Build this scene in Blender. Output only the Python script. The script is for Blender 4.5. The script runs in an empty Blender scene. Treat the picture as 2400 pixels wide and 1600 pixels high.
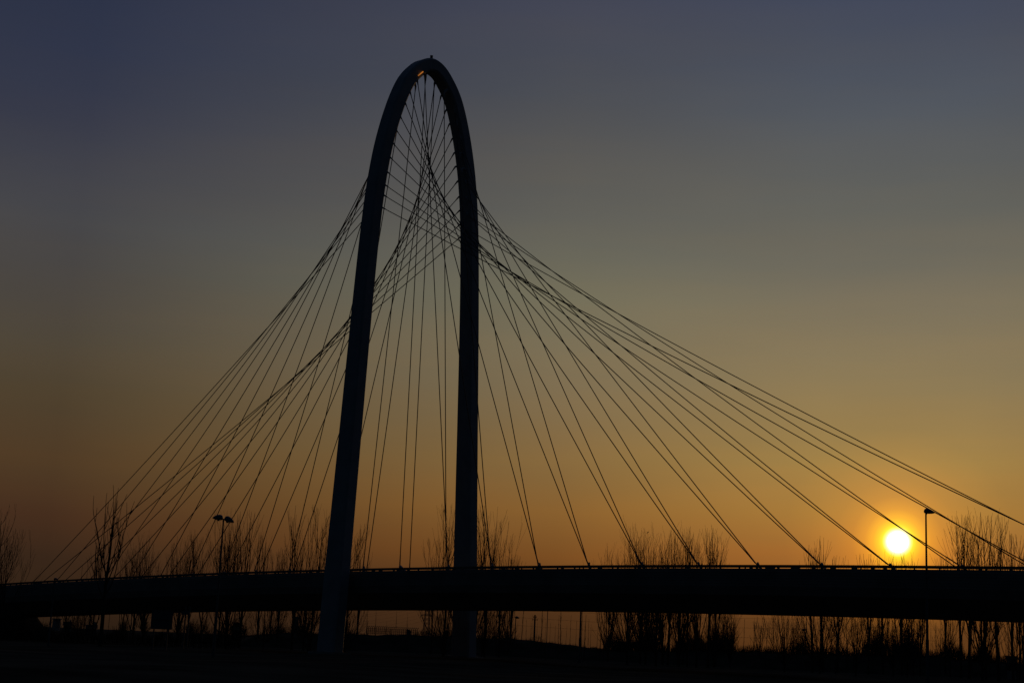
import bpy, bmesh, math, random
from mathutils import Vector, Matrix
R = math.radians
scene = bpy.context.scene
COL = scene.collection

# ------------------------------------------------------------------ camera
CAM = Vector((122.088, -123.802, -7.706))
FPX = 3625.92                      # focal length in photo pixels (2400 wide)
YAW, PIT, ROL = -0.71605582, 0.19397182, 0.04136233
_f = Vector((math.sin(YAW)*math.cos(PIT), math.cos(YAW)*math.cos(PIT), math.sin(PIT)))
_r = Vector((math.cos(YAW), -math.sin(YAW), 0))
_u = _r.cross(_f)
RT = _r*math.cos(ROL)+_u*math.sin(ROL)
UP = -_r*math.sin(ROL)+_u*math.cos(ROL)
GZ = -9.45                         # ground level; the road deck is z ~ -1

def ray(px, py):
    return (_f+RT*((px-1200)/FPX)+UP*((800-py)/FPX)).normalized()

def spot(px, py, dist):
    """ground point at a horizontal distance in the direction of a bearing, and the height seen at py"""
    d = ray(px, py); h = math.hypot(d.x, d.y)
    P = CAM+d*(dist/h)
    return Vector((P.x, P.y, GZ)), P.z-GZ

cam = bpy.data.cameras.new("camera"); co = bpy.data.objects.new("camera", cam); COL.objects.link(co)
M = Matrix((RT, UP, -_f)).transposed().to_4x4(); M.translation = CAM
co.matrix_world = M
cam.sensor_width = 36; cam.lens = FPX/2400*36; cam.clip_start = .5; cam.clip_end = 20000
scene.camera = co

# ------------------------------------------------------------------ world: dusk sky by direction
def lin(c):
    return tuple(((v/255)/12.92 if v/255 <= .04045 else ((v/255+.055)/1.055)**2.4) for v in c)+(1,)
SUN = ray(2104, 1269)
SUN_EL = math.asin(SUN.z); SUN_AZ = math.atan2(SUN.x, SUN.y)
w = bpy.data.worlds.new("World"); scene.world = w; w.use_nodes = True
nt = w.node_tree; nt.nodes.clear()
def N(t, **k):
    n = nt.nodes.new(t)
    for a, b in k.items(): setattr(n, a, b)
    return n
def math_(op, a, b=None, clamp=False):
    n = N('ShaderNodeMath', operation=op, use_clamp=clamp)
    for i, v in enumerate((a, b)):
        if v is None: continue
        if isinstance(v, (int, float)): n.inputs[i].default_value = v
        else: nt.links.new(v, n.inputs[i])
    return n.outputs[0]
def ramp(fac, stops):
    n = N('ShaderNodeValToRGB'); cr = n.color_ramp; cr.interpolation = 'EASE' if False else 'LINEAR'
    while len(cr.elements) > 1: cr.elements.remove(cr.elements[-1])
    for i, (p, c) in enumerate(stops):
        e = cr.elements[0] if i == 0 else cr.elements.new(p)
        e.position = p; e.color = c
    nt.links.new(fac, n.inputs[0]); return n.outputs[0]
def mixc(fac, a, b, mode='MIX'):
    n = N('ShaderNodeMix', data_type='RGBA', blend_type=mode)
    for s, v in ((n.inputs[0], fac), (n.inputs[6], a), (n.inputs[7], b)):
        if isinstance(v, (int, float)): s.default_value = v
        elif isinstance(v, tuple): s.default_value = v
        else: nt.links.new(v, s)
    return n.outputs[2]
tc = N('ShaderNodeTexCoord'); sep = N('ShaderNodeSeparateXYZ'); nt.links.new(tc.outputs['Generated'], sep.inputs[0])
X, Y, Z = sep.outputs
elev = math_('MULTIPLY', math_('ARCSINE', Z), 180/math.pi)
az = math_('SUBTRACT', math_('MULTIPLY', math_('ARCTAN2', X, Y), 180/math.pi), math.degrees(SUN_AZ))
az = math_('SUBTRACT', math_('WRAP', math_('ADD', az, 180), 360), 180) if False else az
# wrap to -180..180, then absolute bearing away from the sun
azw = math_('ABSOLUTE', math_('SUBTRACT', math_('FLOORED_MODULO', math_('ADD', az, 180), 360), 180))
dot = N('ShaderNodeVectorMath', operation='DOT_PRODUCT'); nt.links.new(tc.outputs['Generated'], dot.inputs[0]); dot.inputs[1].default_value = SUN
ang = math_('MULTIPLY', math_('ARCCOSINE', math_('MINIMUM', dot.outputs['Value'], 1.0)), 180/math.pi)
e30 = math_('DIVIDE', math_('MAXIMUM', elev, 0), 30, True)
def er(st): return [(e/30, lin(c)) for e, c in st]
SKYL = ramp(e30, er([(0,(34,24,17)),(1.2,(44,30,21)),(2.4,(50,33,23)),(3.9,(67,42,27)),(5.7,(77,56,35)),(8.3,(79,65,46)),(10,(78,69,56)),(11.3,(75,69,62)),(14.3,(70,69,71)),(18,(53,56,71)),(21.6,(44,50,70)),(28,(34,40,62))]))
SKYM = ramp(e30, er([(0,(44,27,19)),(1.2,(62,37,22)),(2.1,(86,51,26)),(3.3,(114,71,31)),(4.9,(128,90,44)),(6.8,(131,102,60)),(9.6,(126,109,80)),(12.8,(114,109,88)),(15.9,(95,94,88)),(19.8,(79,80,84)),(23.6,(65,68,83)),(29,(50,56,80))]))
SKYR = ramp(e30, er([(0,(60,33,19)),(1.2,(80,45,23)),(2.4,(140,82,34)),(3.7,(160,100,42)),(5.2,(168,120,54)),(7,(158,127,70)),(9.8,(139,121,85)),(12.9,(119,111,92)),(16,(97,98,93)),(19.8,(81,85,92)),(23.6,(66,72,90)),(29,(54,60,84))]))
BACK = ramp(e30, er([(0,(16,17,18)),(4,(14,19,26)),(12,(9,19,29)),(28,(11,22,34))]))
def smooth(v, a, b):
    n = N('ShaderNodeMapRange', interpolation_type='LINEAR'); nt.links.new(v, n.inputs[0])
    n.inputs[1].default_value = a; n.inputs[2].default_value = b; return n.outputs[0]
sky = mixc(smooth(azw, 2.6, 12.3), SKYR, SKYM)
sky = mixc(smooth(azw, 12.3, 30.5), sky, SKYL)
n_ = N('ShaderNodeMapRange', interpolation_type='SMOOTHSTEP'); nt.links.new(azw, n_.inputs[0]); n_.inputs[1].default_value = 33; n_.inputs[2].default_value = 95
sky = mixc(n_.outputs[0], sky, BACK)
# faint uneven mist
tn = N('ShaderNodeTexNoise'); tn.inputs['Scale'].default_value = 3.2; tn.inputs['Detail'].default_value = 3
mp = N('ShaderNodeMapping'); mp.inputs['Scale'].default_value = (1, 1, 3.5); nt.links.new(tc.outputs['Generated'], mp.inputs[0]); nt.links.new(mp.outputs[0], tn.inputs['Vector'])
mist = math_('ADD', math_('MULTIPLY', tn.outputs['Fac'], .22), .89)
mp2 = N('ShaderNodeMapping'); mp2.inputs['Scale'].default_value = (1, 1, 9); mp2.inputs['Rotation'].default_value = (.04, .03, .5); nt.links.new(tc.outputs['Generated'], mp2.inputs[0])
tn2 = N('ShaderNodeTexNoise'); tn2.inputs['Scale'].default_value = 2.4; tn2.inputs['Detail'].default_value = 5; tn2.inputs['Roughness'].default_value = .6; nt.links.new(mp2.outputs[0], tn2.inputs['Vector'])
str_ = math_('SUBTRACT', tn2.outputs['Fac'], .5)
mm = N('ShaderNodeCombineColor')
for i_, k_ in enumerate((.34, .12, -.14)): nt.links.new(math_('ADD', mist, math_('MULTIPLY', str_, k_)), mm.inputs[i_])
sky = mixc(1.0, sky, mm.outputs[0], 'MULTIPLY')
# the sun and its aureole
a4 = math_('DIVIDE', ang, 4, True)
def c4(r, g, b): return (r, g, b, 1)
glow = ramp(a4, [(0,c4(1,1,1)),(.38/4,c4(1,1,.9)),(.46/4,c4(.95,.92,.25)),(.54/4,c4(.86,.74,.01)),(.66/4,c4(.78,.50,.002)),(.85/4,c4(.66,.30,.001)),(1.15/4,c4(.42,.155,.001)),(1.6/4,c4(.22,.072,.001)),(2.2/4,c4(.11,.037,.001)),(3.1/4,c4(.035,.012,0)),(1,c4(0,0,0))])
sky = mixc(1.0, sky, glow, 'ADD')
disc = math_('MULTIPLY', math_('LESS_THAN', ang, .36), 6.0)
dd = N('ShaderNodeCombineColor'); [nt.links.new(math_('MULTIPLY', disc, k), dd.inputs[i]) for i, k in enumerate((1, .8, .45))]
sky = mixc(1.0, sky, dd.outputs[0], 'ADD')
# below the horizon: dark
sky = mixc(math_('LESS_THAN', elev, -.2), sky, lin((10,9,9)))
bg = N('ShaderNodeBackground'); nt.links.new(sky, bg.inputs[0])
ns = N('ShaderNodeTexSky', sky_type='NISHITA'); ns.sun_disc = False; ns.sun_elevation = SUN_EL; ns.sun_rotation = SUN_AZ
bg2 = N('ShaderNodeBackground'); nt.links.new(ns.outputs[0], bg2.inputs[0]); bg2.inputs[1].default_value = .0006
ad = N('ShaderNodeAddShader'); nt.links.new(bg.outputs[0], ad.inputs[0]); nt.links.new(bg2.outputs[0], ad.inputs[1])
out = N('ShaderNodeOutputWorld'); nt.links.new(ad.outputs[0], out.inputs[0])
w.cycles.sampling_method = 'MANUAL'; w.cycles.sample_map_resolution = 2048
ld = bpy.data.lights.new("sun", 'SUN'); ld.energy = .2; ld.angle = R(.6); ld.color = (1, .55, .22)
lo = bpy.data.objects.new("sun", ld); COL.objects.link(lo); lo.rotation_euler = SUN.to_track_quat('Z', 'Y').to_euler(); lo.location = (0, 0, 80)
scene.view_settings.view_transform = 'Standard'; scene.view_settings.look = 'None'
scene.view_settings.exposure = 0; scene.view_settings.gamma = 1
try: scene.view_settings.use_curve_mapping = False
except Exception: pass
scene.cycles.max_bounces = 4

# ------------------------------------------------------------------ materials
def mat(name, c, rough=.7, metal=0, noise=0, nscale=1.0, spec=.3, bump=0):
    m = bpy.data.materials.new(name); m.use_nodes = True; t = m.node_tree; b = t.nodes['Principled BSDF']
    b.inputs['Roughness'].default_value = rough; b.inputs['Metallic'].default_value = metal
    b.inputs['Specular IOR Level'].default_value = spec
    b.inputs['Base Color'].default_value = (*c, 1)
    if noise:
        no = t.nodes.new('ShaderNodeTexNoise'); no.inputs['Scale'].default_value = nscale; no.inputs['Detail'].default_value = 6
        g = t.nodes.new('ShaderNodeTexCoord'); t.links.new(g.outputs['Object'], no.inputs['Vector'])
        cr = t.nodes.new('ShaderNodeValToRGB')
        cr.color_ramp.elements[0].position = .3; cr.color_ramp.elements[1].position = .7
        cr.color_ramp.elements[0].color = (*[v*(1-noise) for v in c], 1); cr.color_ramp.elements[1].color = (*[min(1, v*(1+noise)) for v in c], 1)
        t.links.new(no.outputs['Fac'], cr.inputs[0]); t.links.new(cr.outputs[0], b.inputs['Base Color'])
        if bump:
            bp = t.nodes.new('ShaderNodeBump'); bp.inputs['Strength'].default_value = bump
            t.links.new(no.outputs['Fac'], bp.inputs['Height']); t.links.new(bp.outputs[0], b.inputs['Normal'])
    return m
STEEL = mat('painted_steel', (.27,.31,.34), .6, 0, .12, .6)
CABLE = mat('cable_sheath', (.05,.05,.055), .6, 0, .2, 2)
DECK = mat('bridge_steel_grey', (.22,.21,.20), .8, 0, .2, .4)
CONC = mat('concrete', (.28,.27,.25), .9, 0, .25, .8, bump=.2)
ASPH = mat('asphalt', (.05,.05,.05), .9, 0, .25, 4)
GALV = mat('galvanised_steel', (.10,.105,.11), .7, .15, .2, 3)
LAMPM = mat('lamp_housing', (.09,.12,.13), .5, .1, .1, 3)
GLASS = mat('lamp_lens', (.08,.08,.08), .5, 0, .05, 5)
BARK = mat('bark', (.055,.042,.032), .95, 0, .35, 5)
BARK2 = mat('young_bark', (.08,.06,.045), .95, 0, .3, 6)
GRASS = mat('winter_grass', (.075,.065,.045), .98, 0, .45, .15, spec=0)
SOIL = mat('embankment_turf', (.05,.045,.03), .98, 0, .4, .3, spec=0)
SCRUB = mat('dry_scrub', (.05,.04,.028), 1, 0, .3, 2, spec=0)
SIGNM = mat('sign_back', (.10,.10,.105), .7, .2, .1, 2)
WALLM = mat('rendered_wall', (.30,.26,.22), .95, 0, .15, 1)
ROOFM = mat('roof_tile', (.16,.08,.06), .95, 0, .25, 3)
WINM = mat('dark_glass', (.03,.035,.04), .2, 0, .1, 3)
LITM = bpy.data.materials.new('orange_glow'); LITM.use_nodes = True
_b = LITM.node_tree.nodes['Principled BSDF']; _b.inputs['Base Color'].default_value = (.8,.3,.08,1)
_n = LITM.node_tree.nodes.new('ShaderNodeTexNoise'); _n.inputs['Scale'].default_value = 6
_r2 = LITM.node_tree.nodes.new('ShaderNodeValToRGB'); _r2.color_ramp.elements[0].color = (.75,.16,.01,1); _r2.color_ramp.elements[1].color = (1,.40,.08,1)
LITM.node_tree.links.new(_n.outputs['Fac'], _r2.inputs[0]); LITM.node_tree.links.new(_r2.outputs[0], _b.inputs['Emission Color']); _b.inputs['Emission Strength'].default_value = .5

# ------------------------------------------------------------------ mesh helpers
class MB:
    def __init__(s): s.v = []; s.f = []
    def add(s, V, F):
        o = len(s.v); s.v += [tuple(p) for p in V]; s.f += [tuple(i+o for i in f) for f in F]
    def box(s, lo, hi):
        (a, b, c), (d, e, f) = lo, hi
        s.add([(a,b,c),(d,b,c),(d,e,c),(a,e,c),(a,b,f),(d,b,f),(d,e,f),(a,e,f)],
              [(0,3,2,1),(4,5,6,7),(0,1,5,4),(1,2,6,5),(2,3,7,6),(3,0,4,7)])
    def obox(s, c, ax, ay, az, hx, hy, hz):
        c = Vector(c); V = [c+ax*(i*hx)+ay*(j*hy)+az*(k*hz) for k in (-1,1) for i, j in ((-1,-1),(1,-1),(1,1),(-1,1))]
        s.add(V, [(0,3,2,1),(4,5,6,7),(0,1,5,4),(1,2,6,5),(2,3,7,6),(3,0,4,7)])
    def tube(s, pts, rad, n=6, cap=True):
        pts = [Vector(p) for p in pts]
        if isinstance(rad, (int, float)): rad = [rad]*len(pts)
        V = []; F = []
        t0 = (pts[1]-pts[0]).normalized()
        a = t0.orthogonal().normalized()
        for i, p in enumerate(pts):
            t = (pts[min(i+1, len(pts)-1)]-pts[max(i-1, 0)]).normalized()
            a = (a-t*a.dot(t)).normalized(); b = t.cross(a)
            for k in range(n):
                q = 2*math.pi*k/n; V.append(p+(a*math.cos(q)+b*math.sin(q))*rad[i])
        for i in range(len(pts)-1):
            for k in range(n):
                F.append((i*n+k, i*n+(k+1)%n, (i+1)*n+(k+1)%n, (i+1)*n+k))
        if cap: F += [tuple(range(n))[::-1], tuple((len(pts)-1)*n+k for k in range(n))]
        s.add(V, F)
    def rings(s, rings, cap=True):
        n = len(rings[0]); V = [p for r in rings for p in r]; F = []
        for i in range(len(rings)-1):
            for k in range(n): F.append((i*n+k, i*n+(k+1)%n, (i+1)*n+(k+1)%n, (i+1)*n+k))
        if cap: F += [tuple(range(n))[::-1], tuple((len(rings)-1)*n+k for k in range(n))]
        s.add(V, F)
    def mesh(s, name, m, smooth=False):
        me = bpy.data.meshes.new(name); me.from_pydata(s.v, [], s.f); me.materials.append(m)
        if smooth:
            for p in me.polygons: p.use_smooth = True
        me.update(); return me
def link(name, me, parent=None, **props):
    o = bpy.data.objects.new(name, me); COL.objects.link(o)
    if parent: o.parent = parent
    for k, v in props.items(): o[k] = v
    return o
def build(mb, name, m, parent=None, smooth=False, fix=False, **props):
    me = mb.mesh(name, m, smooth)
    if fix:
        bm = bmesh.new(); bm.from_mesh(me); bmesh.ops.recalc_face_normals(bm, faces=bm.faces); bm.to_mesh(me); bm.free()
    return link(name, me, parent, **props)
def thing(name, label, cat, loc=(0,0,0), rz=0, group=None):
    o = bpy.data.objects.new(name, None); COL.objects.link(o); o.location = loc; o.rotation_euler = (0,0,rz); o.empty_display_size = .5
    o['label'] = label; o['category'] = cat
    if group: o['group'] = group
    return o
Vx, Vy, Vz = Vector((1,0,0)), Vector((0,1,0)), Vector((0,0,1))

# ------------------------------------------------------------------ the bridge
AX0, AE = -1.751, .04264            # arch plane: x = AX0 + AE*y
AY = 1.58
def zpar(x):                        # top of the near parapet
    return -.16+.0148*x-.0001853*x*x
bridge = thing('cable_stayed_bridge', 'dark road bridge hung by steel cables from one tall pointed steel arch', 'bridge', (0,0,GZ))
BO = Vector((0,0,-GZ))
def P(x, y, z): return (x, y, z-GZ)

# arch: a chamfered box swept along a slender arch that straddles the deck
half = [(0,59.98),(1.35,59.6),(2.6,58.5),(3.8,57.05),(4.8,55.0),(5.78,52.2),(6.68,48.8),(7.26,45.6),(7.72,42),(8.03,38),(8.33,33),(8.62,27),(9.0,18),(9.42,8),(9.78,0),(10.0,-5),(10.2,-10.2)]
ctl = [(-h, z) for h, z in half[::-1]]+half[1:]
def catmull(P_, n=10):
    out = []
    for i in range(len(P_)-1):
        p0 = P_[max(i-1,0)]; p1 = P_[i]; p2 = P_[i+1]; p3 = P_[min(i+2,len(P_)-1)]
        for j in range(n):
            t = j/n; out.append(tuple(.5*((2*b)+(-a+c)*t+(2*a-5*b+4*c-d)*t*t+(-a+3*b-3*c+d)*t**3) for a, b, c, d in zip(p0,p1,p2,p3)))
    out.append(P_[-1]); return out
cl = catmull(ctl, 8)
for _ in range(12):
    cl = [cl[0]]+[tuple((a+2*b+c)/4 for a, b, c in zip(cl[i-1],cl[i],cl[i+1])) for i in range(1,len(cl)-1)]+[cl[-1]]
def interp(z, T):
    T = sorted(T)
    if z <= T[0][0]: return T[0][1]
    for (a, u), (b, v) in zip(T, T[1:]):
        if z <= b: return u+(v-u)*(z-a)/(b-a)
    return T[-1][1]
AW = [(-10,2.78),(-6,2.72),(0,2.66),(7,2.48),(17,2.25),(33,1.98),(45,1.85),(57,1.8),(60,1.78)]
amb = MB(); rings = []
for i, (y, z) in enumerate(cl):
    a = cl[max(i-1,0)]; b = cl[min(i+1,len(cl)-1)]
    t = Vector((0, b[0]-a[0], b[1]-a[1])).normalized(); n = Vector((0, -t.z, t.y))
    wd = interp(z, AW)/2; th = .80; c = .2
    sec = [(-wd+c,-th),(wd-c,-th),(wd,-th+c),(wd,th-c),(wd-c,th),(-wd+c,th),(-wd,th-c),(-wd,-th+c)]
    rings.append([P(AX0+AE*(y+AY)+u, y+AY+n.y*v, z+n.z*v) for u, v in sec])
amb.rings(rings)
arch = build(amb, 'arch', STEEL, bridge, fix=True)
for f in arch.data.polygons: f.use_smooth = False
# plinths under the feet
for s in (-1, 1):
    m = MB(); y = AY+s*10.2; x = AX0+AE*y
    m.box(P(x-1.9, y-1.35, GZ-.3), P(x+1.9, y+1.35, GZ+.35)); build(m, 'plinth', CONC, bridge)
# aviation mast on the crown
m = MB(); bx = AX0+AE*AY; by = AY
m.tube([P(bx,by,60.45),P(bx,by,60.62)], .30, 10); m.tube([P(bx,by,60.6),P(bx,by,60.78),P(bx,by,61.30),P(bx,by,61.34)], [.22,.17,.17,.19], 10)
m.box(P(bx-.4,by-.09,60.70), P(bx+.36,by+.09,60.77))
m.tube([P(bx-.46+.07*math.cos(a), by, 60.72+.07*math.sin(a)) for a in [k*math.pi/6 for k in range(13)]], .018, 5)
build(m, 'mast', GALV, arch)
# glowing orange tube under the crown, on the side face of the near limb
def onplane(px, py, off=0):
    r = ray(px, py); n = Vector((1,-AE,0)); t = (AX0+off-n.dot(CAM))/n.dot(r); return CAM+r*t
a = onplane(991.5,168.5,.98); b = onplane(980.6,177.8,.98)
m = MB(); dirn = (b-a); m.tube([P(*(a-dirn*.12)),P(*a)], .13, 8); build(m, 'tube_bracket', GALV, arch)
m = MB(); m.tube([P(*a),P(*(a+dirn*.5)),P(*b)], [.065,.055,.035], 8); build(m, "glow_tube", LITM, arch, label='glowing orange tube under the crown of the arch')

CABLES = [[-12,-1,-2.59,-6.36,39.82,-72.94,-0.62,-1.95],[-12,1,-1.99,8.66,40.61,-75.08,0.62,-3.01],[-11,-1,-2.58,-6.3,41.3,-67.08,-0.57,-1.65],[-11,1,-1.99,8.5,42.17,-69.03,0.57,-2.7],[-10,-1,-2.58,-6.01,42.63,-61.41,-0.53,-1.37],[-10,1,-2.0,8.24,43.83,-62.65,0.53,-2.41],[-9,-1,-2.57,-5.75,44.17,-55.67,-0.48,-1.11],[-9,1,-2.01,8.04,45.53,-56.66,0.48,-2.14],[-8,-1,-2.56,-5.21,45.68,-49.67,-0.43,-0.86],[-8,1,-2.02,7.66,47.39,-50.16,0.43,-1.88],[-7,-1,-2.55,-5.07,47.49,-43.6,-0.39,-0.63],[-7,1,-2.04,7.14,49.09,-43.93,0.39,-1.64],[-6,-1,-2.54,-4.54,49.12,-37.52,-0.34,-0.42],[-6,1,-2.06,6.84,50.77,-37.78,0.34,-1.42],[-5,-1,-2.52,-4.38,50.89,-31.35,-0.29,-0.22],[-5,1,-2.08,6.38,52.46,-31.65,0.29,-1.22],[-4,-1,-2.5,-3.27,52.36,-25.32,-0.25,-0.04],[-4,1,-2.11,5.75,54.14,-25.38,0.25,-1.04],[-3,-1,-2.47,-2.47,54.06,-19.08,-0.2,0.12],[-3,1,-2.14,5.02,55.66,-19.0,0.2,-0.87],[-2,-1,-2.44,-2.1,55.69,-12.85,-0.15,0.26],[-2,1,-2.18,4.09,57.19,-12.58,0.15,-0.72],[-1,-1,-2.4,-0.1,57.22,-6.56,-0.11,0.39],[-1,1,-2.23,2.93,58.46,-6.26,0.11,-0.6],[0,-1,-2.35,1.42,58.48,-0.77,-0.06,0.49],[0,1,-2.23,2.87,58.47,0.66,0.06,-0.49],[1,-1,-1.15,-0.01,58.47,6.57,-0.11,0.58],[1,1,-0.98,3.34,57.14,6.19,0.11,-0.41],[2,-1,-1.2,-1.09,57.32,12.89,-0.15,0.65],[2,1,-0.94,5.25,55.71,12.66,0.15,-0.34],[3,-1,-1.24,-2.18,55.66,19.38,-0.2,0.69],[3,1,-0.91,5.68,54.18,19.28,0.2,-0.3],[4,-1,-1.27,-2.86,54.08,25.86,-0.25,0.72],[4,1,-0.88,6.38,52.55,25.89,0.25,-0.27],[5,-1,-1.3,-3.55,52.26,32.4,-0.29,0.72],[5,1,-0.86,6.32,50.3,32.6,0.29,-0.27],[6,-1,-1.32,-4.09,50.46,38.97,-0.34,0.71],[6,1,-0.84,6.74,48.41,39.35,0.34,-0.29],[7,-1,-1.33,-4.47,48.73,45.49,-0.39,0.67],[7,1,-0.82,7.5,47.14,45.99,0.39,-0.33],[8,-1,-1.35,-4.77,46.91,52.12,-0.43,0.61],[8,1,-0.81,7.73,45.17,52.85,0.43,-0.39],[9,-1,-1.36,-5.07,45.06,58.8,-0.48,0.53],[9,1,-0.8,7.97,43.14,59.82,0.48,-0.48],[10,-1,-1.37,-5.27,43.45,65.36,-0.53,0.42],[10,1,-0.79,8.89,43.99,65.94,0.53,-0.59],[11,-1,-1.38,-5.36,42.19,71.82,-0.57,0.29],[11,1,-0.79,8.98,42.89,72.65,0.57,-0.72],[12,-1,-1.39,-5.47,40.69,78.57,-0.62,0.14],[12,1,-0.78,8.96,41.13,79.81,0.62,-0.88]]

def cl_near(y, z):
    q = min(cl, key=lambda c: (c[0]+AY-y)**2+(c[1]-z)**2); return q[0]+AY, q[1]
def cable_pts(A, B, n=14):
    L = math.hypot(A.x-B.x, A.y-B.y); out = []
    for i in range(n+1):
        t = i/n; p = A.lerp(B, t); p.z -= 4*t*(1-t)*.9833e-4*L*L; out.append(P(*p))
    return out
lugs = MB()
for K, l, ax, ay, az_, bx_, by_, bz_ in CABLES:
    A = Vector((ax,ay,az_)); B = Vector((bx_,by_,bz_))
    m = MB(); m.tube(cable_pts(A, B), .05, 6); ob = build(m, 'stay_cable', CABLE, bridge, smooth=True)
    # clevis where the cable leaves the arch, and its socket by the deck
    d = (B-A).normalized()
    cy, cz = cl_near(ay, az_); C_ = Vector((ax, cy, cz)); q = (C_-A); q = q.normalized()*min(q.length, .75)
    lg = MB(); lg.tube([P(*(A+q)),P(*(A+q*.35)),P(*(A+d*.15)),P(*(A+d*.75))], [.20,.17,.11,.055], 6); build(lg, 'clevis', STEEL, arch)
    s = MB(); s.tube([P(*(B-d*1.3)),P(*(B-d*.2)),P(*B)], [.055,.07,.07], 6); build(s, 'socket', GALV, ob)

# deck: a shallow trapezoid box girder, its parapet and two rows of lamps-free rails
XS = [-100+2*i for i in range(107)]
def zroad(x): return zpar(x)-1.05
def prism(mb, sec, xs=XS, cap=True):
    mb.rings([[P(x, y, zpar(x)+z) for y, z in sec] for x in xs], cap)
m = MB()
prism(m, [(-6.15,-1.05),(-6.3,-1.0),(-6.3,-.31),(-6.42,-.31),(-6.42,-1.9),(-6.1,-2.6),(-3.4,-4.05),(3.4,-4.05),(4.6,-3.72),(6.1,-2.6),(6.42,-1.9),(6.42,-.95),(6.15,-1.05)])
deck = build(m, 'deck', DECK, bridge, fix=True)
m = MB()                                           # ribs on the fascia
for z in (-.62,-.86,-1.10,-1.34,-1.58,-1.8):
    prism(m, [(-6.42,z-.03),(-6.46,z-.03),(-6.46,z+.03),(-6.42,z+.03)])
build(m, 'fascia_ribs', DECK, deck, fix=True)
random.seed(5)
for y0, nm in ((-6.36, 'railing'), (6.32, 'railing')):
    m = MB()
    prism(m, [(y0-.07,-.245),(y0+.07,-.245),(y0+.07,0),(y0-.07,0)])
    x = -99.0
    while x < 112:
        wd = random.choice((.05,.05,.07,.11,.26,.16)); zz = zpar(x)
        m.box(P(x-wd, y0-.05, zz-(.40 if y0 < 0 else 1.0)), P(x+wd, y0+.05, zz-.2))
        x += random.choice((.75,1.1,1.5,2.0,.45,.6))
    if y0 > 0: prism(m, [(y0-.03,-.60),(y0+.03,-.60),(y0+.03,-.54),(y0-.03,-.54)])
    build(m, nm, GALV, deck)
# carriageway surface
m = MB(); prism(m, [(-6.1,-1.046),(6.1,-1.046),(6.1,-1.03),(-6.1,-1.03)]); build(m, 'road_surface', ASPH, deck, fix=True)
# anchor fins on the centre line: leaning plates that take two cables each
for K in range(-12, 13):
    cs = [c for c in CABLES if c[0] == K]
    xs_ = [c[5] for c in cs]; xa = sum(xs_)/2; za = sum(c[7] for c in cs)/2
    top = cs[0]; ux = (top[2]-xa); uz = (top[4]-za); L = math.hypot(ux, uz); ux /= L; uz /= L
    z0 = zpar(xa)-1.05; t0 = (za-z0)/max(uz, .3)
    bxx = xa-ux*t0
    x1, x2 = min(xs_), max(xs_)
    c1 = [c for c in cs if c[5] == x1][0]; c2 = [c for c in cs if c[5] == x2][0]
    hw = max(.24/max(abs(uz), .3), (x2-x1)/2+.04)
    poly = [(bxx-hw, z0),(bxx+hw, z0),(x2+.05, c2[7]-.02),(x2, c2[7]+.12),(x1, c1[7]+.12),(x1-.05, c1[7]-.02)]
    m = MB(); m.rings([[P(x, y, z) for x, z in poly] for y in (-.14,.14)]); build(m, 'anchor_fin', STEEL, deck, fix=True)
# west abutment (far end) with sloping wing
m = MB(); xb = -83
m.box(P(xb-6,-6.2,GZ-.2), P(xb,6.2,zpar(xb)-3.4)); build(m, 'abutment', CONC, bridge)

# ------------------------------------------------------------------ ground
def gheight(x, y):
    z = GZ+.22*math.sin(x*.05+1)*math.cos(y*.043)+.12*math.sin(x*.17+y*.11)
    d = math.hypot(x-CAM.x, y-CAM.y)
    return z if d > 25 else GZ
m = MB(); rr = [0,6,14,25,40,60,80,100,125,150,180,210,240,280,330,400,500,700,1000,1600,3000,6000,12000]; NA = 96
V = [(CAM.x, CAM.y, GZ)]; F = []
for i, r in enumerate(rr[1:]):
    for k in range(NA):
        a = 2*math.pi*k/NA; x = CAM.x+r*math.cos(a); y = CAM.y+r*math.sin(a); V.append((x, y, gheight(x, y) if r < 900 else GZ))
for k in range(NA): F.append((0, 1+k, 1+(k+1)%NA))
for i in range(len(rr)-2):
    for k in range(NA):
        a = 1+i*NA+k; b = 1+i*NA+(k+1)%NA; F.append((a, a+NA, b+NA, b))
m.add(V, F); build(m, 'ground', GRASS, kind='structure')
# road embankment carrying the carriageway beyond the west end
m = MB(); rg = []
for x in (-240,-180,-130,-108,-95,-86,-82.5,-76):
    zt = {-82.5: -7.0, -76: GZ-.2}.get(x, zpar(x)-1.2 if x > -96 else zpar(-96)-1.2)
    h = max(zt-GZ, .05)
    rg.append([(x, -7.5-h*1.9, GZ-.3),(x, -7.2, zt),(x, 7.2, zt),(x, 7.4+h*.9, GZ-.3)])
m.rings(rg); build(m, 'embankment', SOIL, kind='structure', fix=True)
# low bank beyond the bridge that carries the fence and the scrub
BANK = [(540,1494),(600,1486),(700,1482),(860,1486),(1000,1488),(1100,1492),(1200,1497),(1300,1505),(1380,1518),(1450,1524),(1700,1525),(1850,1530),(2000,1533),(2200,1539),(2330,1551),(2480,1566),(2700,1580)]
BR = 255
def bank_h(px):
    if px < 540 or px > 2700: return 0
    return max(0, spot(px, interp(px, BANK)+1.2*math.sin(px*.045)+.8*math.sin(px*.13), BR)[1])
m = MB(); rg = []
for i in range(145):
    px = 540+i*15; c, _ = spot(px, 1490, BR); e = min(1, i/4, (144-i)/4)
    t = (c-CAM); t.z = 0; t.normalize(); h = bank_h(px)*max(e, .02)
    rg.append([c-t*12+Vz*-.3, c-t*4+Vz*h*.85, c+Vz*h, c+t*9+Vz*h*.98, c+t*20+Vz*-.3])
m.rings([[tuple(p) for p in r] for r in rg]); build(m, 'bank', SOIL, kind='structure', fix=True)

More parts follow.
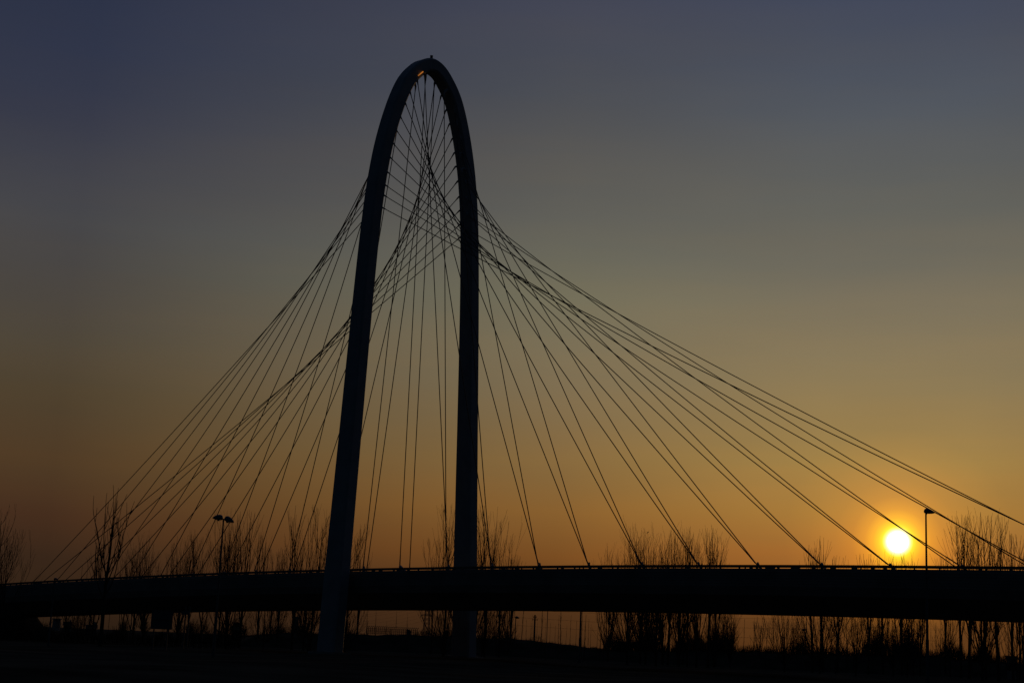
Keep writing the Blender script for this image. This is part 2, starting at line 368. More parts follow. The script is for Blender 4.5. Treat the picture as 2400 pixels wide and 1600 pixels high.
# ------------------------------------------------------------------ bare trees
def limb(mb, rng, p, d, L, r0, r1, up, wob, segs, n):
    pts = [Vector(p)]; dirs = [d.copy()]; d = d.normalized()
    for i in range(segs):
        d = (d+Vz*up/segs+Vector((rng.uniform(-1,1), rng.uniform(-1,1), rng.uniform(-.4,.4)))*wob).normalized()
        pts.append(pts[-1]+d*(L/segs)); dirs.append(d.copy())
    rad = [r0+(r1-r0)*(i/segs) for i in range(segs+1)]
    mb.tube(pts, rad, n, cap=False)
    return pts, dirs, rad
def side(rng, d, ang):
    a = d.orthogonal().normalized(); b = d.cross(a); t = rng.uniform(0, 2*math.pi)
    return (d*math.cos(ang)+(a*math.cos(t)+b*math.sin(t))*math.sin(ang)).normalized()
def at(pts, dirs, rad, t):
    f = t*(len(pts)-1); i = min(int(f), len(pts)-2); u = f-i
    return pts[i].lerp(pts[i+1], u), dirs[i+1], rad[i]*(1-u)+rad[i+1]*u
def tree_meshes(seed, H, S, kind):
    """trunk and crown meshes of a leafless tree, H tall and S half-wide"""
    rng = random.Random(seed); T = MB(); B = MB()
    TW = .017
    if kind == 'spike':             # young poplar whip with short side twigs
        pts, dirs, rad = limb(T, rng, (0,0,-.3), Vz, H, .09, .022, 0, .03, 14, 5)
        for i in range(int(H*7)):
            t = rng.uniform(.08, .98); p, d, r = at(pts, dirs, rad, t)
            L = S*(1.25-t)*rng.uniform(.4,1.5)
            limb(B, rng, p, side(rng, d, R(rng.uniform(18,38))), L, .02, .012, .9, .12, 3, 3)
    elif kind == 'fine':            # far rounded thicket tree
        pts, dirs, rad = limb(T, rng, (0,0,-.3), Vz, H*.4, .16, .10, 0, .04, 4, 5)
        for i in range(85):
            p, d, r = at(pts, dirs, rad, rng.uniform(.3, 1))
            L = H*.62*rng.uniform(.55,1.0)
            q, e, r2 = limb(B, rng, p, side(rng, Vz, R(rng.uniform(5,78))), L, .035, .014, .35, .14, 5, 3)
            for j in range(6):
                p2, d2, _ = at(q, e, r2, rng.uniform(.25,1)); limb(B, rng, p2, side(rng, d2, R(rng.uniform(20,50))), L*.3*rng.uniform(.5,1.2), .018, .012, .3, .2, 3, 3)
    elif kind == 'fork':            # lone tree: clean stem, a high fork, five or six long wavering leaders
        pts, dirs, rad = limb(T, rng, (0,0,-.3), Vz, H*.47, .24, .15, .0, .012, 7, 8)
        for i, (a_, t, ln) in enumerate(((-.95,.98,.93),(-.55,.86,.97),(-.2,1,1.0),(.15,.78,.86),(.5,.92,1.03),(.95,.82,.9),(-.8,.62,.5),(.85,.70,.62),(.3,.9,.7))):
            p, d, r = at(pts, dirs, rad, t); L = (H-p.z)*ln
            ang = math.asin(min(.8, abs(a_)*S/(.42*L))); b_ = RBT+(math.pi if a_ < 0 else 0)+rng.uniform(-.5,.5)
            dd_ = Vector((math.sin(ang)*math.cos(b_), math.sin(ang)*math.sin(b_), math.cos(ang)))
            q, e, r2 = limb(B, rng, p, dd_, L, .075, .02, 1.5, .085, 18, 5)
            for j in range(5):
                p2, d2, r3 = at(q, e, r2, rng.uniform(.2,.7)); L2 = L*rng.uniform(.15,.4)
                limb(B, rng, p2, side(rng, d2, R(rng.uniform(16,30))), L2, .035, .018, 1.0, .07, 7, 4)
    elif kind == 'fan':             # low-forking tree: a sheaf of long stems opening from the ground
        pts, dirs, rad = limb(T, rng, (0,0,-.3), Vz, H*.55, .0095*H, .04, .0, .02, 9, 7)
        nl = rng.choice((17,20,22))
        for i in range(nl):
            t = rng.uniform(.10,.30)*(1.0 if i % 3 else 1.9); p, d, r = at(pts, dirs, rad, t)
            L = (H-p.z)*rng.uniform(.5,.98); reach = S*(((i+.5)/nl)**.6)*rng.uniform(.8,1.15)
            ang = math.asin(min(.93, reach/(.30*L))); q, e, r2 = limb(B, rng, p, side(rng, Vz, ang), L, min(r*.5,.065), .012, 2.3, .05, 14, 4)
            for j in range(7):
                p2, d2, r3 = at(q, e, r2, rng.uniform(.08,.8)); L2 = L*rng.uniform(.2,.45)
                q2, e2, r4 = limb(B, rng, p2, side(rng, d2, R(rng.uniform(16,36))), L2, min(r3*.6,.026), .011, .7, .06, 6, 3)
                for k in range(2):
                    p3, d3, _ = at(q2, e2, r4, rng.uniform(.15,.8)); limb(B, rng, p3, side(rng, d3, R(rng.uniform(18,36))), L2*.45, .012, .009, .6, .08, 4, 3)
    elif kind == 'wand':            # a low fork into a few long leaders
        pts, dirs, rad = limb(T, rng, (0,0,-.3), Vz, H*.46, .011*H, .007*H, .02, .02, 7, 7)
        for i in range(8):
            t = 1 if i < 2 else rng.uniform(.30, 1); p, d, r = at(pts, dirs, rad, t)
            L = (H-p.z)*(rng.uniform(.9,1.04) if i < 3 else rng.uniform(.6,.95))
            reach = S*rng.uniform(.25,1.0); ang = math.asin(min(.85, reach/(.40*L)))
            q, e, r2 = limb(B, rng, p, side(rng, Vz, ang), L, min(r*.7,.075), .016, 1.7, .035, 11, 4)
            for j in range(4):
                p2, d2, r3 = at(q, e, r2, rng.uniform(.2,.8)); L2 = min((H-p2.z)*.98, L*rng.uniform(.3,.55))
                q2, e2, r4 = limb(B, rng, p2, side(rng, d2, R(rng.uniform(14,30))), L2, .030, .014, .7, .04, 7, 3)
                if rng.random() < .6:
                    p3, d3, _ = at(q2, e2, r4, rng.uniform(.3,.7)); limb(B, rng, p3, side(rng, d3, R(22)), L2*.5, .018, .012, .6, .05, 5, 3)
    else:                           # 'vase' spreading, 'dense' fastigiate
        dense = kind == 'dense'
        base = rng.uniform(.07,.13) if dense else rng.uniform(.09,.17)
        pts, dirs, rad = limb(T, rng, (0,0,-.3), Vz, H*(.86 if dense else .74), rng.uniform(.007,.0115)*H, .03, .0, .022, 12, 7)
        nl = rng.choice((15,17,19)) if dense else rng.choice((9,11,13))
        for i in range(nl):
            t = base+(.97-base)*(i/(nl-1))**1.25; p, d, r = at(pts, dirs, rad, t)
            room = H-p.z
            L = room*(rng.uniform(.62,.98) if t > .35 else rng.uniform(.45,.9))
            reach = S*rng.uniform(.45,1.05)*(1.0 if t < .4 else 1.15-.6*t)
            ang = math.asin(min(.92, reach/(.33*L))) if L > .3 else .4
            q, e, r2 = limb(B, rng, p, side(rng, Vz, ang), L, min(r*.6,.055 if dense else .07), .013, 1.95, .05, 13, 4)
            for j in range(4):
                t2 = rng.uniform(.12,.85); p2, d2, r3 = at(q, e, r2, t2); L2 = min((H-p2.z)*.97, L*rng.uniform(.28,.6))
                if L2 < .3: continue
                q2, e2, r4 = limb(B, rng, p2, side(rng, d2, R(rng.uniform(14,32))), L2, min(r3*.65,.028), .012, .95, .06, 8, 3)
                for k in range(1 if dense else 2):
                    p3, d3, _ = at(q2, e2, r4, rng.uniform(.15,.75)); limb(B, rng, p3, side(rng, d3, R(rng.uniform(14,30))), L2*rng.uniform(.3,.55), .015, .010, .8, .08, 5, 3)
    # make the top land exactly on H
    zt = max(v[2] for v in B.v); k = H/zt
    for mb in (T, B): mb.v = [(x, y, z*k) for x, y, z in mb.v]
    return T.mesh('trunk', BARK if kind != 'spike' else BARK2), B.mesh('branches', BARK if kind != 'spike' else BARK2)

RBT = math.atan2(RT.y, RT.x)
ALL = []    # (photo x, kind, object) used to word the labels
def plant(px, py, dist, spread_px, kind, seed, mesh=None, scale=1):
    g, h = spot(px, py, dist)
    S = spread_px/FPX*dist
    tm, bm_ = mesh or tree_meshes(seed, h, S, kind)
    o = thing('bare_tree' if kind not in ('spike','fine') else ('young_poplar' if kind == 'spike' else 'thicket_tree'), '', 'tree', g, 0)
    for nm, me in (('trunk', tm), ('branches', bm_)): link(nm, me, o)
    if mesh:
        o.scale = (scale*S/mesh_S[id(tm)], scale*S/mesh_S[id(tm)], h/mesh_H[id(tm)]); o.rotation_euler = (0,0,seed*1.7)
    ALL.append((px, 'wand' if kind == 'fork' else kind, o, h)); return o

BIG = [  # x, y of the highest tip, distance, half spread in px, kind
 (-2,1172,205,62,'dense'), (-8,1215,200,52,'vase'), (-40,1180,205,60,'dense'), (28,1236,210,40,'vase'), (268,1138,180,36,'fork'), (302,1290,240,18,'vase'), (330,1265,250,30,'vase'), (356,1238,240,26,'fan'),
 (412,1268,250,22,'vase'), (436,1240,245,26,'fan'), (459,1242,245,20,'vase'), (487,1282,255,24,'vase'), (222,1318,250,18,'spike'),(236,1270,240,10,'wand'),
 (553,1188,215,36,'fan'), (584,1196,220,34,'wand'), (530,1262,235,26,'vase'), (622,1245,250,18,'wand'), (648,1276,250,20,'vase'),(664,1282,250,16,'wand'),
 (706,1182,215,27,'wand'), (748,1180,205,30,'dense'), (728,1250,225,34,'fan'), (780,1250,230,30,'vase'),
 (826,1218,220,34,'vase'), (848,1300,250,12,'wand'),
 (1024,1252,235,26,'vase'), (1056,1178,210,36,'dense'), (1092,1200,205,44,'fan'), (1126,1180,208,40,'fan'), (1150,1182,215,30,'wand'), (1183,1207,225,26,'vase'), (1204,1296,250,10,'wand'),
 (1432,1268,240,34,'fan'), (1478,1228,212,48,'fan'), (1508,1226,230,30,'fan'), (1520,1222,225,40,'fan'), (1545,1214,205,52,'fan'), (1560,1222,230,36,'fan'), (1572,1240,228,26,'wand'), (1598,1230,215,34,'fan'), (1616,1232,220,28,'vase'), (1638,1217,212,26,'fan'), (1664,1226,216,24,'wand'), (1680,1256,235,18,'vase'),
 (1713,1392,240,18,'fan'), (1780,1440,250,16,'dense'), (1840,1352,205,52,'fan'), (1905,1276,225,14,'wand'), (1930,1254,240,18,'wand'), (1922,1335,200,52,'fan'), (1963,1300,240,18,'wand'),
 (2005,1352,200,56,'fan'), (2034,1296,235,22,'wand'), (2068,1284,238,24,'vase'), (2092,1346,205,46,'fan'), (2112,1302,238,24,'wand'), (2138,1294,240,22,'vase'), (2155,1360,235,14,'dense'),
 (2212,1296,245,10,'wand'), (2248,1232,228,26,'wand'), (2266,1194,222,24,'wand'), (2296,1192,190,48,'fan'), (2305,1206,205,44,'dense'), (2333,1198,195,40,'wand'), (2368,1250,215,30,'wand'), (2384,1288,215,26,'vase'), (2392,1310,225,20,'dense'),
 # crowns that stay below the parapet
 (160,1402,228,28,'vase'), (176,1395,220,26,'vase'), (195,1400,228,24,'fan'), (231,1398,230,22,'wand'), (322,1385,235,16,'vase'), (540,1395,195,52,'fan'), (628,1360,215,44,'fan'), (655,1405,245,30,'dense'), (731,1375,195,46,'fan'), (815,1392,225,50,'fan'), (1050,1375,220,36,'fan'), (1135,1380,215,42,'fan'),(1170,1395,240,26,'dense'),
 (1195,1400,245,22,'dense'),(1590,1390,235,30,'vase'),(1675,1380,225,28,'fan'),(1958,1385,225,40,'dense'),(2125,1370,212,40,'fan'),(2225,1405,235,22,'dense'),(2380,1420,225,30,'dense'),
]
for i, (x, y, d, s, k) in enumerate(BIG): plant(x, y, d, s, k, 100+i)
# slim young poplars in the plantation behind the bridge
mesh_S = {}; mesh_H = {}; POP = []
for i in range(7):
    H = 5.2; S = .5+.12*i; me = tree_meshes(700+i, H, S, 'spike'); mesh_S[id(me[0])] = S; mesh_H[id(me[0])] = H; POP.append(me)
WHIPS = [(864,1438,9),(882,1430,6),(909,1455,3),(931,1430,6),(956,1433,6),(1207,1450,6),(1225,1418,12),(1235,1452,4),(1245,1458,4),(1250,1440,4),(1259,1455,4),(1272,1405,13),(1279,1452,5),(1290,1455,4),(1302,1466,4),(1310,1440,5),(1318,1410,10),(1327,1462,4),(1338,1438,6),(1351,1450,5),(1366,1400,12),(1372,1440,8),(1380,1448,4),(1385,1462,4),
 (1401,1438,4),(1410,1440,8),(1418,1408,12),(1433,1445,5),(1443,1462,4),(1452,1450,4),(1500,1455,6),(1512,1440,6),(1560,1450,5),(1572,1440,8),(1585,1455,6),(1743,1450,6),(1768,1455,6),(1795,1458,7),(1812,1435,8),(1822,1450,5),(1859,1440,6),(1872,1452,6),(1888,1418,10),(1905,1455,6),(1946,1425,9),(1985,1440,8),(2048,1445,7),(2058,1420,9),(2062,1432,7),(2136,1440,6),(2157,1410,8),(2180,1455,5),(2196,1458,8),(2208,1470,7),(2224,1418,8),(2233,1430,7),(2341,1440,7),(2362,1425,8),(2372,1430,8),(2378,1450,7),(2390,1418,9),(2397,1440,9),
 (190,1352,6),(195,1325,5),(203,1345,5),(211,1312,6),(225,1330,5),(268,1318,5),(1215,1480,4),(2000,1450,7),(1925,1455,7)]
rng = random.Random(21)
WHIPS += [(round(rng.choice((rng.uniform(1400,1700),rng.uniform(1745,2398),rng.uniform(1745,2398)))), round(rng.uniform(1452,1505)), rng.choice((4,5,7,9))) for _ in range(95)]
rng = random.Random(11)
for i, (x, y, s) in enumerate(WHIPS):
    dist = rng.uniform(235,300)
    plant(x, y, dist, max(s, 4)*.9, 'spike', i, POP[i % 7])
# far rounded thicket trees on the skyline
mesh_F = []
for i in range(3):
    me = tree_meshes(900+i, 5, 2.6, 'fine'); mesh_S[id(me[0])] = 2.6; mesh_H[id(me[0])] = 5; mesh_F.append(me)
for i, (x, y, s) in enumerate([(158,1456,11),(292,1442,18),(342,1443,19),(421,1446,20),(448,1450,20),(520,1462,20),(551,1442,22),(575,1452,18),(660,1447,18),(690,1448,22),(712,1445,20),(1160,1462,24),(1192,1455,24),(1130,1470,20),(1500,1495,22)]):
    plant(x, y, 420+20*(i % 5), s, 'fine', i, mesh_F[i % 3])
# scrub along the foot of the plantation and on the bank
rng = random.Random(3); m = MB()
def tuft(g, h, r0):
    d = Vector((rng.uniform(-.45,.45), rng.uniform(-.45,.45), 1)).normalized()
    q, e, r2 = limb(m, rng, g, d, h, r0, .011, .25, .14, 4, 3)
    if h > 1.0:
        for k in range(2):
            p2, d2, _ = at(q, e, r2, rng.uniform(.2,.7)); limb(m, rng, p2, side(rng, d2, R(rng.uniform(15,35))), h*.45, .016, .010, .3, .12, 3, 3)
for i in range(13000):
    px = rng.uniform(-60, 2480) if i < 8000 else rng.uniform(1390, 2480)
    if 862 < px < 968 and rng.random() < .93: continue
    if 1215 < px < 1385 and rng.random() < .6: continue
    clump = max(0, math.sin(px*.031)+math.sin(px*.0117+2)+math.sin(px*.0713)+.4)
    if px > 560:
        c, _ = spot(px, 1500, BR+rng.uniform(-3, 8)); z = bank_h(px)*.94
        tuft(c+Vz*z, rng.uniform(.3, 1.15)*(.55+.75*clump)*(rng.choice((1.2,1.5,2.3)) if px > 1420 else .75), .028)
    else:
        c, _ = spot(px, 1500, rng.uniform(200, 320)); tuft(c-Vz*.2, rng.uniform(.8, 2.2)*(.8+.5*clump), .04)
build(m, 'scrub', SCRUB, kind='stuff', label='dry leafless scrub along the foot of the trees', category='scrub')

# ------------------------------------------------------------------ street furniture
def lamp_head_mesh(L, wid, th):
    """drop-shaped lantern pointing along +x from the origin"""
    m = MB(); rg = []
    for i in range(15):
        t = i/14; x = L*t; prof = math.sin(math.pi*min(1, t**.62))**.62 if 0 < t < 1 else .02
        a = wid/2*prof+.01; rg.append([(x, a*math.cos(q), (th*.62*math.sin(q) if math.sin(q) > 0 else th*.38*math.sin(q))*prof+.06*t-.20*th*t*t) for q in [2*math.pi*k/12 for k in range(12)]])
    m.rings(rg); return m
def street_lamp(px_top, py_top, dist, label, heads, r0, r1, hl=1.25, bearing=0, wd=.55, th=.42, group=None):
    g, h = spot(px_top, py_top, dist)
    o = thing('street_lamp', label, 'street lamp', g, 0, group)
    m = MB(); m.tube([(0,0,-.2),(0,0,h*.28),(0,0,h*.285),(0,0,h)], [r0,r0*.92,r0*.75,r1], 10); m.tube([(0,0,0),(0,0,.25)], r0*1.35, 10)
    build(m, 'pole', GALV, o, smooth=False)
    for az_, tilt in heads:
        hd = build(lamp_head_mesh(hl, wd, th), 'lantern', LAMPM, o, smooth=True, fix=True)
        hd.location = (-.2*hl*math.cos(az_+bearing), -.2*hl*math.sin(az_+bearing), h+.03); hd.rotation_euler = (0, tilt, az_+bearing)
        m = MB(); m.tube([(L_, 0, -.36*th*.95) for L_ in (hl*.28, hl*.30)], [wd*.3, wd*.28], 10); build(m, 'lens', GLASS, hd)
    return o
RB = math.atan2(RT.y, RT.x)          # bearing of the lamp arms: along the slip road, square to the view
street_lamp(524,1216,128,'tall street lamp with two drop-shaped heads rising over the left half of the deck','',0.13,.06).name = 'street_lamp'
sl = [o for o in COL.objects if o.name == 'street_lamp'][0]
h_ = spot(524,1216,128)[1]
for az_, tl in ((math.pi+.0, -.05), (-.0, .30)):
    hd = build(lamp_head_mesh(.88,.5,.46), 'lantern', LAMPM, sl, smooth=True, fix=True)
    hd.location = Vector((.04*math.cos(az_+RB), .04*math.sin(az_+RB), h_+.05)); hd.rotation_euler = (0, tl, az_+RB)
    m = MB(); m.tube([(.25,0,-.11),(.45,0,-.13)], [.12,.11], 10); build(m, 'lens', GLASS, hd)
m = MB(); m.tube([(-.14*math.cos(RB),-.14*math.sin(RB),h_),(.14*math.cos(RB),.14*math.sin(RB),h_)], .035, 6); build(m, 'arm', GALV, sl)
street_lamp(2170,1199,105,'tall street lamp with a single drop-shaped head just right of the setting sun',[(0,.10)],.12,.055,.72,RB,.4,.36)
street_lamp(128,1357,150,'street lamp whose small head just clears the left end of the parapet',[(0,.12)],.10,.05,.42,RB,.3,.2)
street_lamp(1285,1395,218,'thin straight pole of a street lamp seen under the middle of the deck',[(0,.1)],.06,.05,.8,RB)
street_lamp(1364,1352,212,'stout lamp post under the deck, left of the two wide spreading trunks',[(0,.1)],.17,.08,.9,RB)
street_lamp(313,1395,235,'plain lamp post under the left end of the deck, between two trunks',[(0,.1)],.09,.06,.8,RB)
street_lamp(1209,1447,250,'short street lamp with a boxy head, below the deck, right of the far arch leg',[(0,.05)],.10,.06,.75,RB,.4,.4)
street_lamp(1882,1476,240,'short lamp post in front of the bushy trees below the deck on the right',[(0,0)],.07,.05,.6,RB,.4,.35)
street_lamp(1618,1455,235,'small lamp post half hidden by the dense trunks below the deck, right of centre',[(0,0)],.07,.05,.6,RB,.4,.35)
# utility pole with crossarms
g, h = spot(1254,1440,330); o = thing('utility_pole', 'wooden utility pole with short crossarms among the young poplars', 'utility pole', g, RB)
m = MB(); m.tube([(0,0,-.2),(0,0,h)], [.22,.16], 8); build(m, 'pole', BARK2, o)
for z, l in ((h-.45,.3),(h-1.0,.55)):
    m = MB(); m.box((-l,-.06,z-.06),(l,.06,z+.06)); m.box((-l-.04,-.05,z-.2),(-l+.04,.05,z+.2)); m.box((l-.04,-.05,z-.2),(l+.04,.05,z+.2)); build(m, 'crossarm', BARK2, o)
# lattice pylon and its lines
def pylon(px, py, dist, label):
    g, h = spot(px, py, dist); o = thing('electricity_pylon', label, 'pylon', g, RB+.3)
    m = MB(); b = h*.085; t = h*.022; q = []
    for sx, sy in ((-1,-1),(1,-1),(1,1),(-1,1)): m.tube([(sx*b,sy*b,0),(sx*t,sy*t,h)], .11, 4)
    n = 11
    for i in range(n):
        z0, z1 = h*i/n, h*(i+1)/n; a0 = b+(t-b)*i/n; a1 = b+(t-b)*(i+1)/n
        C0 = [(-a0,-a0),(a0,-a0),(a0,a0),(-a0,a0)]; C1 = [(-a1,-a1),(a1,-a1),(a1,a1),(-a1,a1)]
        for k in range(4):
            p, q2 = C0[k], C1[(k+1) % 4]; m.tube([(*p,z0),(*q2,z1)], .06, 3); p, q2 = C0[(k+1) % 4], C1[k]; m.tube([(*p,z0),(*q2,z1)], .06, 3)
    build(m, 'mast', GALV, o); tips = []
    for z, l in ((h*.97, h*.13),(h*.82, h*.17),(h*.67, h*.14)):
        m = MB(); m.tube([(-l,0,z),(l,0,z)], .09, 4); m.tube([(-l,0,z),(0,0,z+h*.04),(l,0,z)], .06, 4)
        build(m, 'crossarm', GALV, o)
        for s in (-1, 1):
            mi = MB(); mi.tube([(s*l,0,z),(s*l,0,z-h*.05)], .10, 5); build(mi, 'insulator', GALV, o); tips.append(Vector((s*l,0,z-h*.05)))
    Mx = Matrix.Rotation(RB+.3, 4, 'Z'); Mx.translation = g
    return o, [Mx@t_ for t_ in tips]
p1, t1 = pylon(1003,1405,560,'lattice electricity pylon seen under the deck just left of the far arch leg')
p2, t2 = pylon(560,1385,720,'faint lattice electricity pylon far behind the spreading tree on the left')
p3, t3 = pylon(3100,1380,700,'lattice electricity pylon far off to the right of the view')
for (A_, B_), nm in (((t1, t2), 'between the two pylons'), ((t1, t3), 'running right from the nearer pylon')):
    o = thing('power_line', 'sagging power lines '+nm, 'power line', A_[0]); o.location = A_[0]
    for a_, b_ in zip(A_, B_):
        m = MB(); m.tube([a_.lerp(b_, t/24)-A_[0]-Vz*(4*(t/24)*(1-t/24)*7) for t in range(25)], .018, 3); build(m, 'wire', CABLE, o)
for o in [p3]: pass
# billboard seen from behind, under the left half of the deck
g1, ht = spot(356,1428.5,150); g2, ht2 = spot(406.5,1429.5,150); _, hb = spot(380,1473,150)
mid = (g1+g2)/2; wv = (g2-g1); wl = wv.length; rz = math.atan2(wv.y, wv.x)
o = thing('billboard', 'big square billboard on two legs, seen from behind under the left half of the deck', 'billboard', mid, rz)
m = MB(); m.box((-wl/2,-.08,hb),(wl/2,.08,ht)); build(m, 'panel', SIGNM, o)
m = MB()
for x in (-wl/2+.04, wl/2-.1): m.box((x,-.11,hb-.03),(x+.06,.11,ht+.03))
for z in (hb-.03, ht-.03): m.box((-wl/2+.1,-.11,z),(wl/2-.1,.11,z+.06))
m.box((-wl/2+.1,-.16,(hb+ht)/2),(wl/2-.1,-.083,(hb+ht)/2+.1)); build(m, 'frame', GALV, o)
for x in (-wl*.33, wl*.3): m = MB(); m.tube([(x,0,-.2),(x,0,hb-.04)], .07, 8); build(m, 'leg', GALV, o)
# direction sign on double posts
g1, ht = spot(425,1430.5,165); g2, _ = spot(446,1431,165); _, hb = spot(435,1439.5,165)
mid = (g1+g2)/2; wl = (g2-g1).length
o = thing('road_sign', 'small oblong road sign on tall twin posts, right of the billboard', 'road sign', mid, rz)
m = MB(); m.box((-wl/2,-.04,hb),(wl/2,.04,ht)); build(m, 'panel', SIGNM, o)
for x in (0, wl*.42): m = MB(); m.tube([(x,.12,-.2),(x,.12,ht+.5)], .075, 8); build(m, 'post', GALV, o)
# waymarker post that catches a little light
g, h = spot(385.5,1481,255); o = thing('marker_post', 'pale marker post standing in the grass below the billboard', 'post', g)
m = MB(); m.tube([(0,0,-.2),(0,0,h-.06),(0,0,h)], [.2,.2,.14], 10); build(m, 'post', mat('pale_plastic', (.30,.24,.20), .6, 0, .05, 4), o)
m = MB(); m.tube([(0,0,h-.38),(0,0,h-.22)], .21, 10); build(m, 'reflector_band', LAMPM, o)
# fence on the low bank
pts = []
for i in range(27):
    g, _ = spot(858+i*4.6, 1490, 256); pts.append(g)
base = pts[0]; o = thing('mesh_fence', 'wire fence with cranked posts along the low bank between the arch legs', 'fence', base)
hb = bank_h(905)
m = MB()
for p in pts:
    q = p-base; m.tube([q+Vz*(hb-.3), q+Vz*(hb+1.05), q+Vz*(hb+1.3)+(pts[-1]-pts[0]).normalized()*.22], .045, 5)
build(m, 'posts', GALV, o)
m = MB()
for z in (.12,.5,.88,1.2): m.tube([pts[0]-base+Vz*(hb+z), pts[-1]-base+Vz*(hb+z)], .022, 4)
for k in range(130): q = pts[0].lerp(pts[-1], k/129)-base; m.tube([q+Vz*(hb+.05), q+Vz*(hb+1.0)], .012, 3, cap=False)
build(m, 'wire_mesh', GALV, o)
g, _ = spot(958,1477,256); o = thing('notice_board', 'small tilted notice board standing by the fence on the bank', 'notice board', g, RB+.2)
m = MB(); m.rings([[(x, y, z) for x, z in ((-.4,hb+.15),(.34,hb+.05),(.40,hb+.75),(-.36,hb+1.05))] for y in (-.04,.04)]); build(m, 'panel', SIGNM, o, fix=True)
for x in (-.25,.2): m = MB(); m.tube([(x,.08,0),(x,.08,hb+.5)], .04, 6); build(m, 'leg', GALV, o)

# ------------------------------------------------------------------ far buildings
def house(px0, px1, py_eave, py_ridge, dist, label, flat=False):
    a, he = spot(px0, py_eave, dist); b, _ = spot(px1, py_eave, dist); mid = (a+b)/2; wd = (b-a).length/2
    _, hr = spot((px0+px1)/2, py_ridge, dist); d_ = b-a; o = thing('house', label, 'house', mid, math.atan2(d_.y, d_.x)); dp = wd*.8
    m = MB(); m.box((-wd,-dp,0),(wd,dp,he)); build(m, 'wall', WALLM, o)
    m = MB()
    if flat: m.box((-wd-.2,-dp-.2,he),(wd+.2,dp+.2,hr))
    else: m.rings([[(x, y, z) for y, z in ((-dp-.4,he-.15),(dp+.4,he-.15),(0,hr))] for x in (-wd-.3, wd+.3)])
    rf = build(m, 'roof', ROOFM, o, fix=True)
    if not flat: m = MB(); m.box((wd*.4,-.3,hr-.6),(wd*.4+.7,.3,hr+.7)); build(m, 'chimney', WALLM, rf)
    for s in (-.6, 0, .6):
        m = MB(); m.box((wd*s-.45,-dp-.05,he*.45),(wd*s+.45,-dp+.02,he*.45+1.1)); build(m, 'window', WINM, o)
    return o
house(149,168,1463,1456,620,'low far house with a pitched roof behind the leftmost bare trees')
house(203,226,1470,1463,420,'wide low house below the deck beside the tall forked tree')
house(548,566,1466,1458,330,'small flat-roofed hut under the deck behind the spreading tree on the left', True)
house(2029,2037,1522,1510,300,'tiny flat-topped hut between two bushy trees on the right', True)
house(2100,2128,1520,1511,280,'small flat-roofed shed at the foot of the trees right of the sun', True)
house(1450,1474,1512,1503,260,'dark low shed beside the left spreading trunk at centre right', True)
house(2360,2382,1545,1536,240,'small hut with a flat roof at the far right edge', True)
def tower(px, py, dist, r, label):
    g, h = spot(px, py, dist); o = thing('chimney_stack', label, 'chimney', g); m = MB(); m.tube([(0,0,0),(0,0,h)], [r,r*.85], 10); build(m, 'stack', CONC, o)
    m = MB(); m.tube([(0,0,h),(0,0,h+.5)], [r*1.1,r*1.1], 10); build(m, 'cap', CONC, o)
tower(133.5,1451,800,2.2,'squat far chimney at the very left of the gap under the deck')
tower(693,1448,520,1.2,'square-topped far stack between two trunks left of the near arch leg')

# a few birds resting on the wires and twigs
def bird(px, py, dist, label, s=1.0):
    g, h = spot(px, py, dist); p = Vector((g.x, g.y, GZ+h)); o_ = MB(); rg = []
    for t, r in ((0,.004),(.03,.035),(.09,.07),(.17,.078),(.24,.06),(.28,.045),(.31,.052),(.35,.045),(.38,.012),(.42,.003)):
        rg.append([(-.12+t*.75, r*math.cos(q), -.10+t*.55+r*math.sin(q)) for q in [2*math.pi*k/8 for k in range(8)]])
    o_.rings(rg); m2 = MB(); m2.box((-.26,-.03,-.16),(-.08,.03,-.135))
    o = thing('bird', label, 'bird', p, RB, 'birds resting at dusk'); o.scale = (s,s,s)
    build(o_, 'body', LAMPM, o, smooth=True, fix=True); build(m2, 'tail', LAMPM, o)
bird(271,1225,180,'dark bird high in the middle of the tall forked tree')
bird(262,1236,180,'dark bird on the left leader of the tall forked tree')
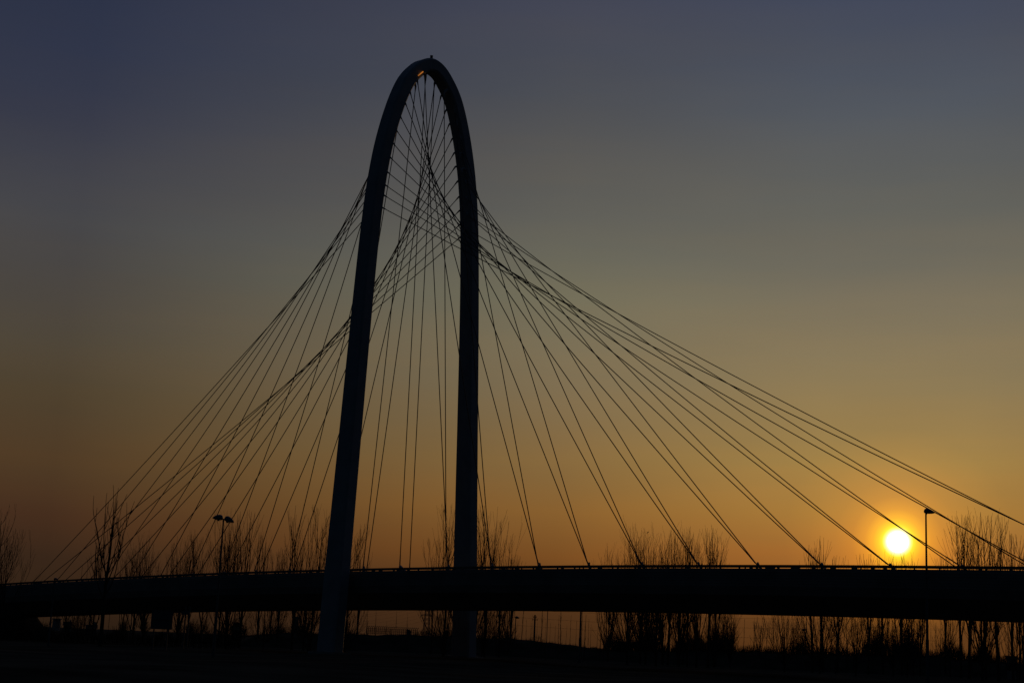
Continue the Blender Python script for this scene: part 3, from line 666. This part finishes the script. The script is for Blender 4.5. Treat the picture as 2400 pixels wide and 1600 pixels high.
bird(306,1200,180,'dark bird at the right edge of the tall forked tree',1.4)
bird(280,1287,180,'dark bird low in the tall forked tree')
bird(275,1344,180,'dark bird just above the parapet by the forked tree')
bird(2248,1234,228,'dark bird on a thin tip right of the single street lamp')
bird(1518,1247,225,'small bird on a twig tip in the big clump of trees')

# ------------------------------------------------------------------ labels for the trees
MARKS = [(-200,'at the left edge'),(60,'left of the forked tree'),(268.5,'past the tall forked tree'),(520,'by the two-headed lamp'),
 (640,'left of the near arch leg'),(800,'right of the near arch leg'),(985,'left of the far arch leg'),(1090,'right of the far arch leg'),(1290,'past the thin lamp pole'),
 (1390,'in the big tree clump'),(1600,'ending the big clump'),(1700,'in the gap beside the clump'),(1890,'left of the sun'),
 (2060,'right below the sun'),(2180,'past the single-headed lamp'),(2320,'near the right edge')]
KD = {'dense':('dense upswept bare tree','dense upswept bare trees'),'vase':('spreading bare tree','spreading bare trees'),'fan':('low-forking bare tree','low-forking bare trees'),'wand':('thin-limbed bare tree','thin-limbed bare trees'),'spike':('slim young poplar','slim young poplars'),'fine':('far rounded bushy tree','far rounded bushy trees')}
_u = 'first second third fourth fifth sixth seventh eighth ninth'.split()
_t = 'tenth eleventh twelfth thirteenth fourteenth fifteenth sixteenth seventeenth eighteenth nineteenth'.split()
ORD = ['leftmost']+_u[1:]+_t
for a_, b_ in (('twentieth','twenty'),('thirtieth','thirty'),('fortieth','forty'),('fiftieth','fifty')): ORD += [a_]+[b_+'-'+k for k in _u]
zones = {}
for px, kind, o, h in sorted(ALL, key=lambda t: t[0]):
    z = [t for a, t in MARKS if px >= a][-1]; zones.setdefault((z, kind), []).append(o)
    o['group'] = {'spike':'young poplars in the plantation','fine':'far trees on the skyline'}.get(kind, 'bare trees behind the bridge')
for (z, kind), L in zones.items():
    for i, o in enumerate(L):
        o['label'] = (KD[kind][0]+' '+z) if len(L) == 1 else ((ORD[i]+' of the '+KD[kind][1]+' '+z) if i == 0 else (ORD[i]+' of the '+KD[kind][1]+', counted rightwards, '+z))
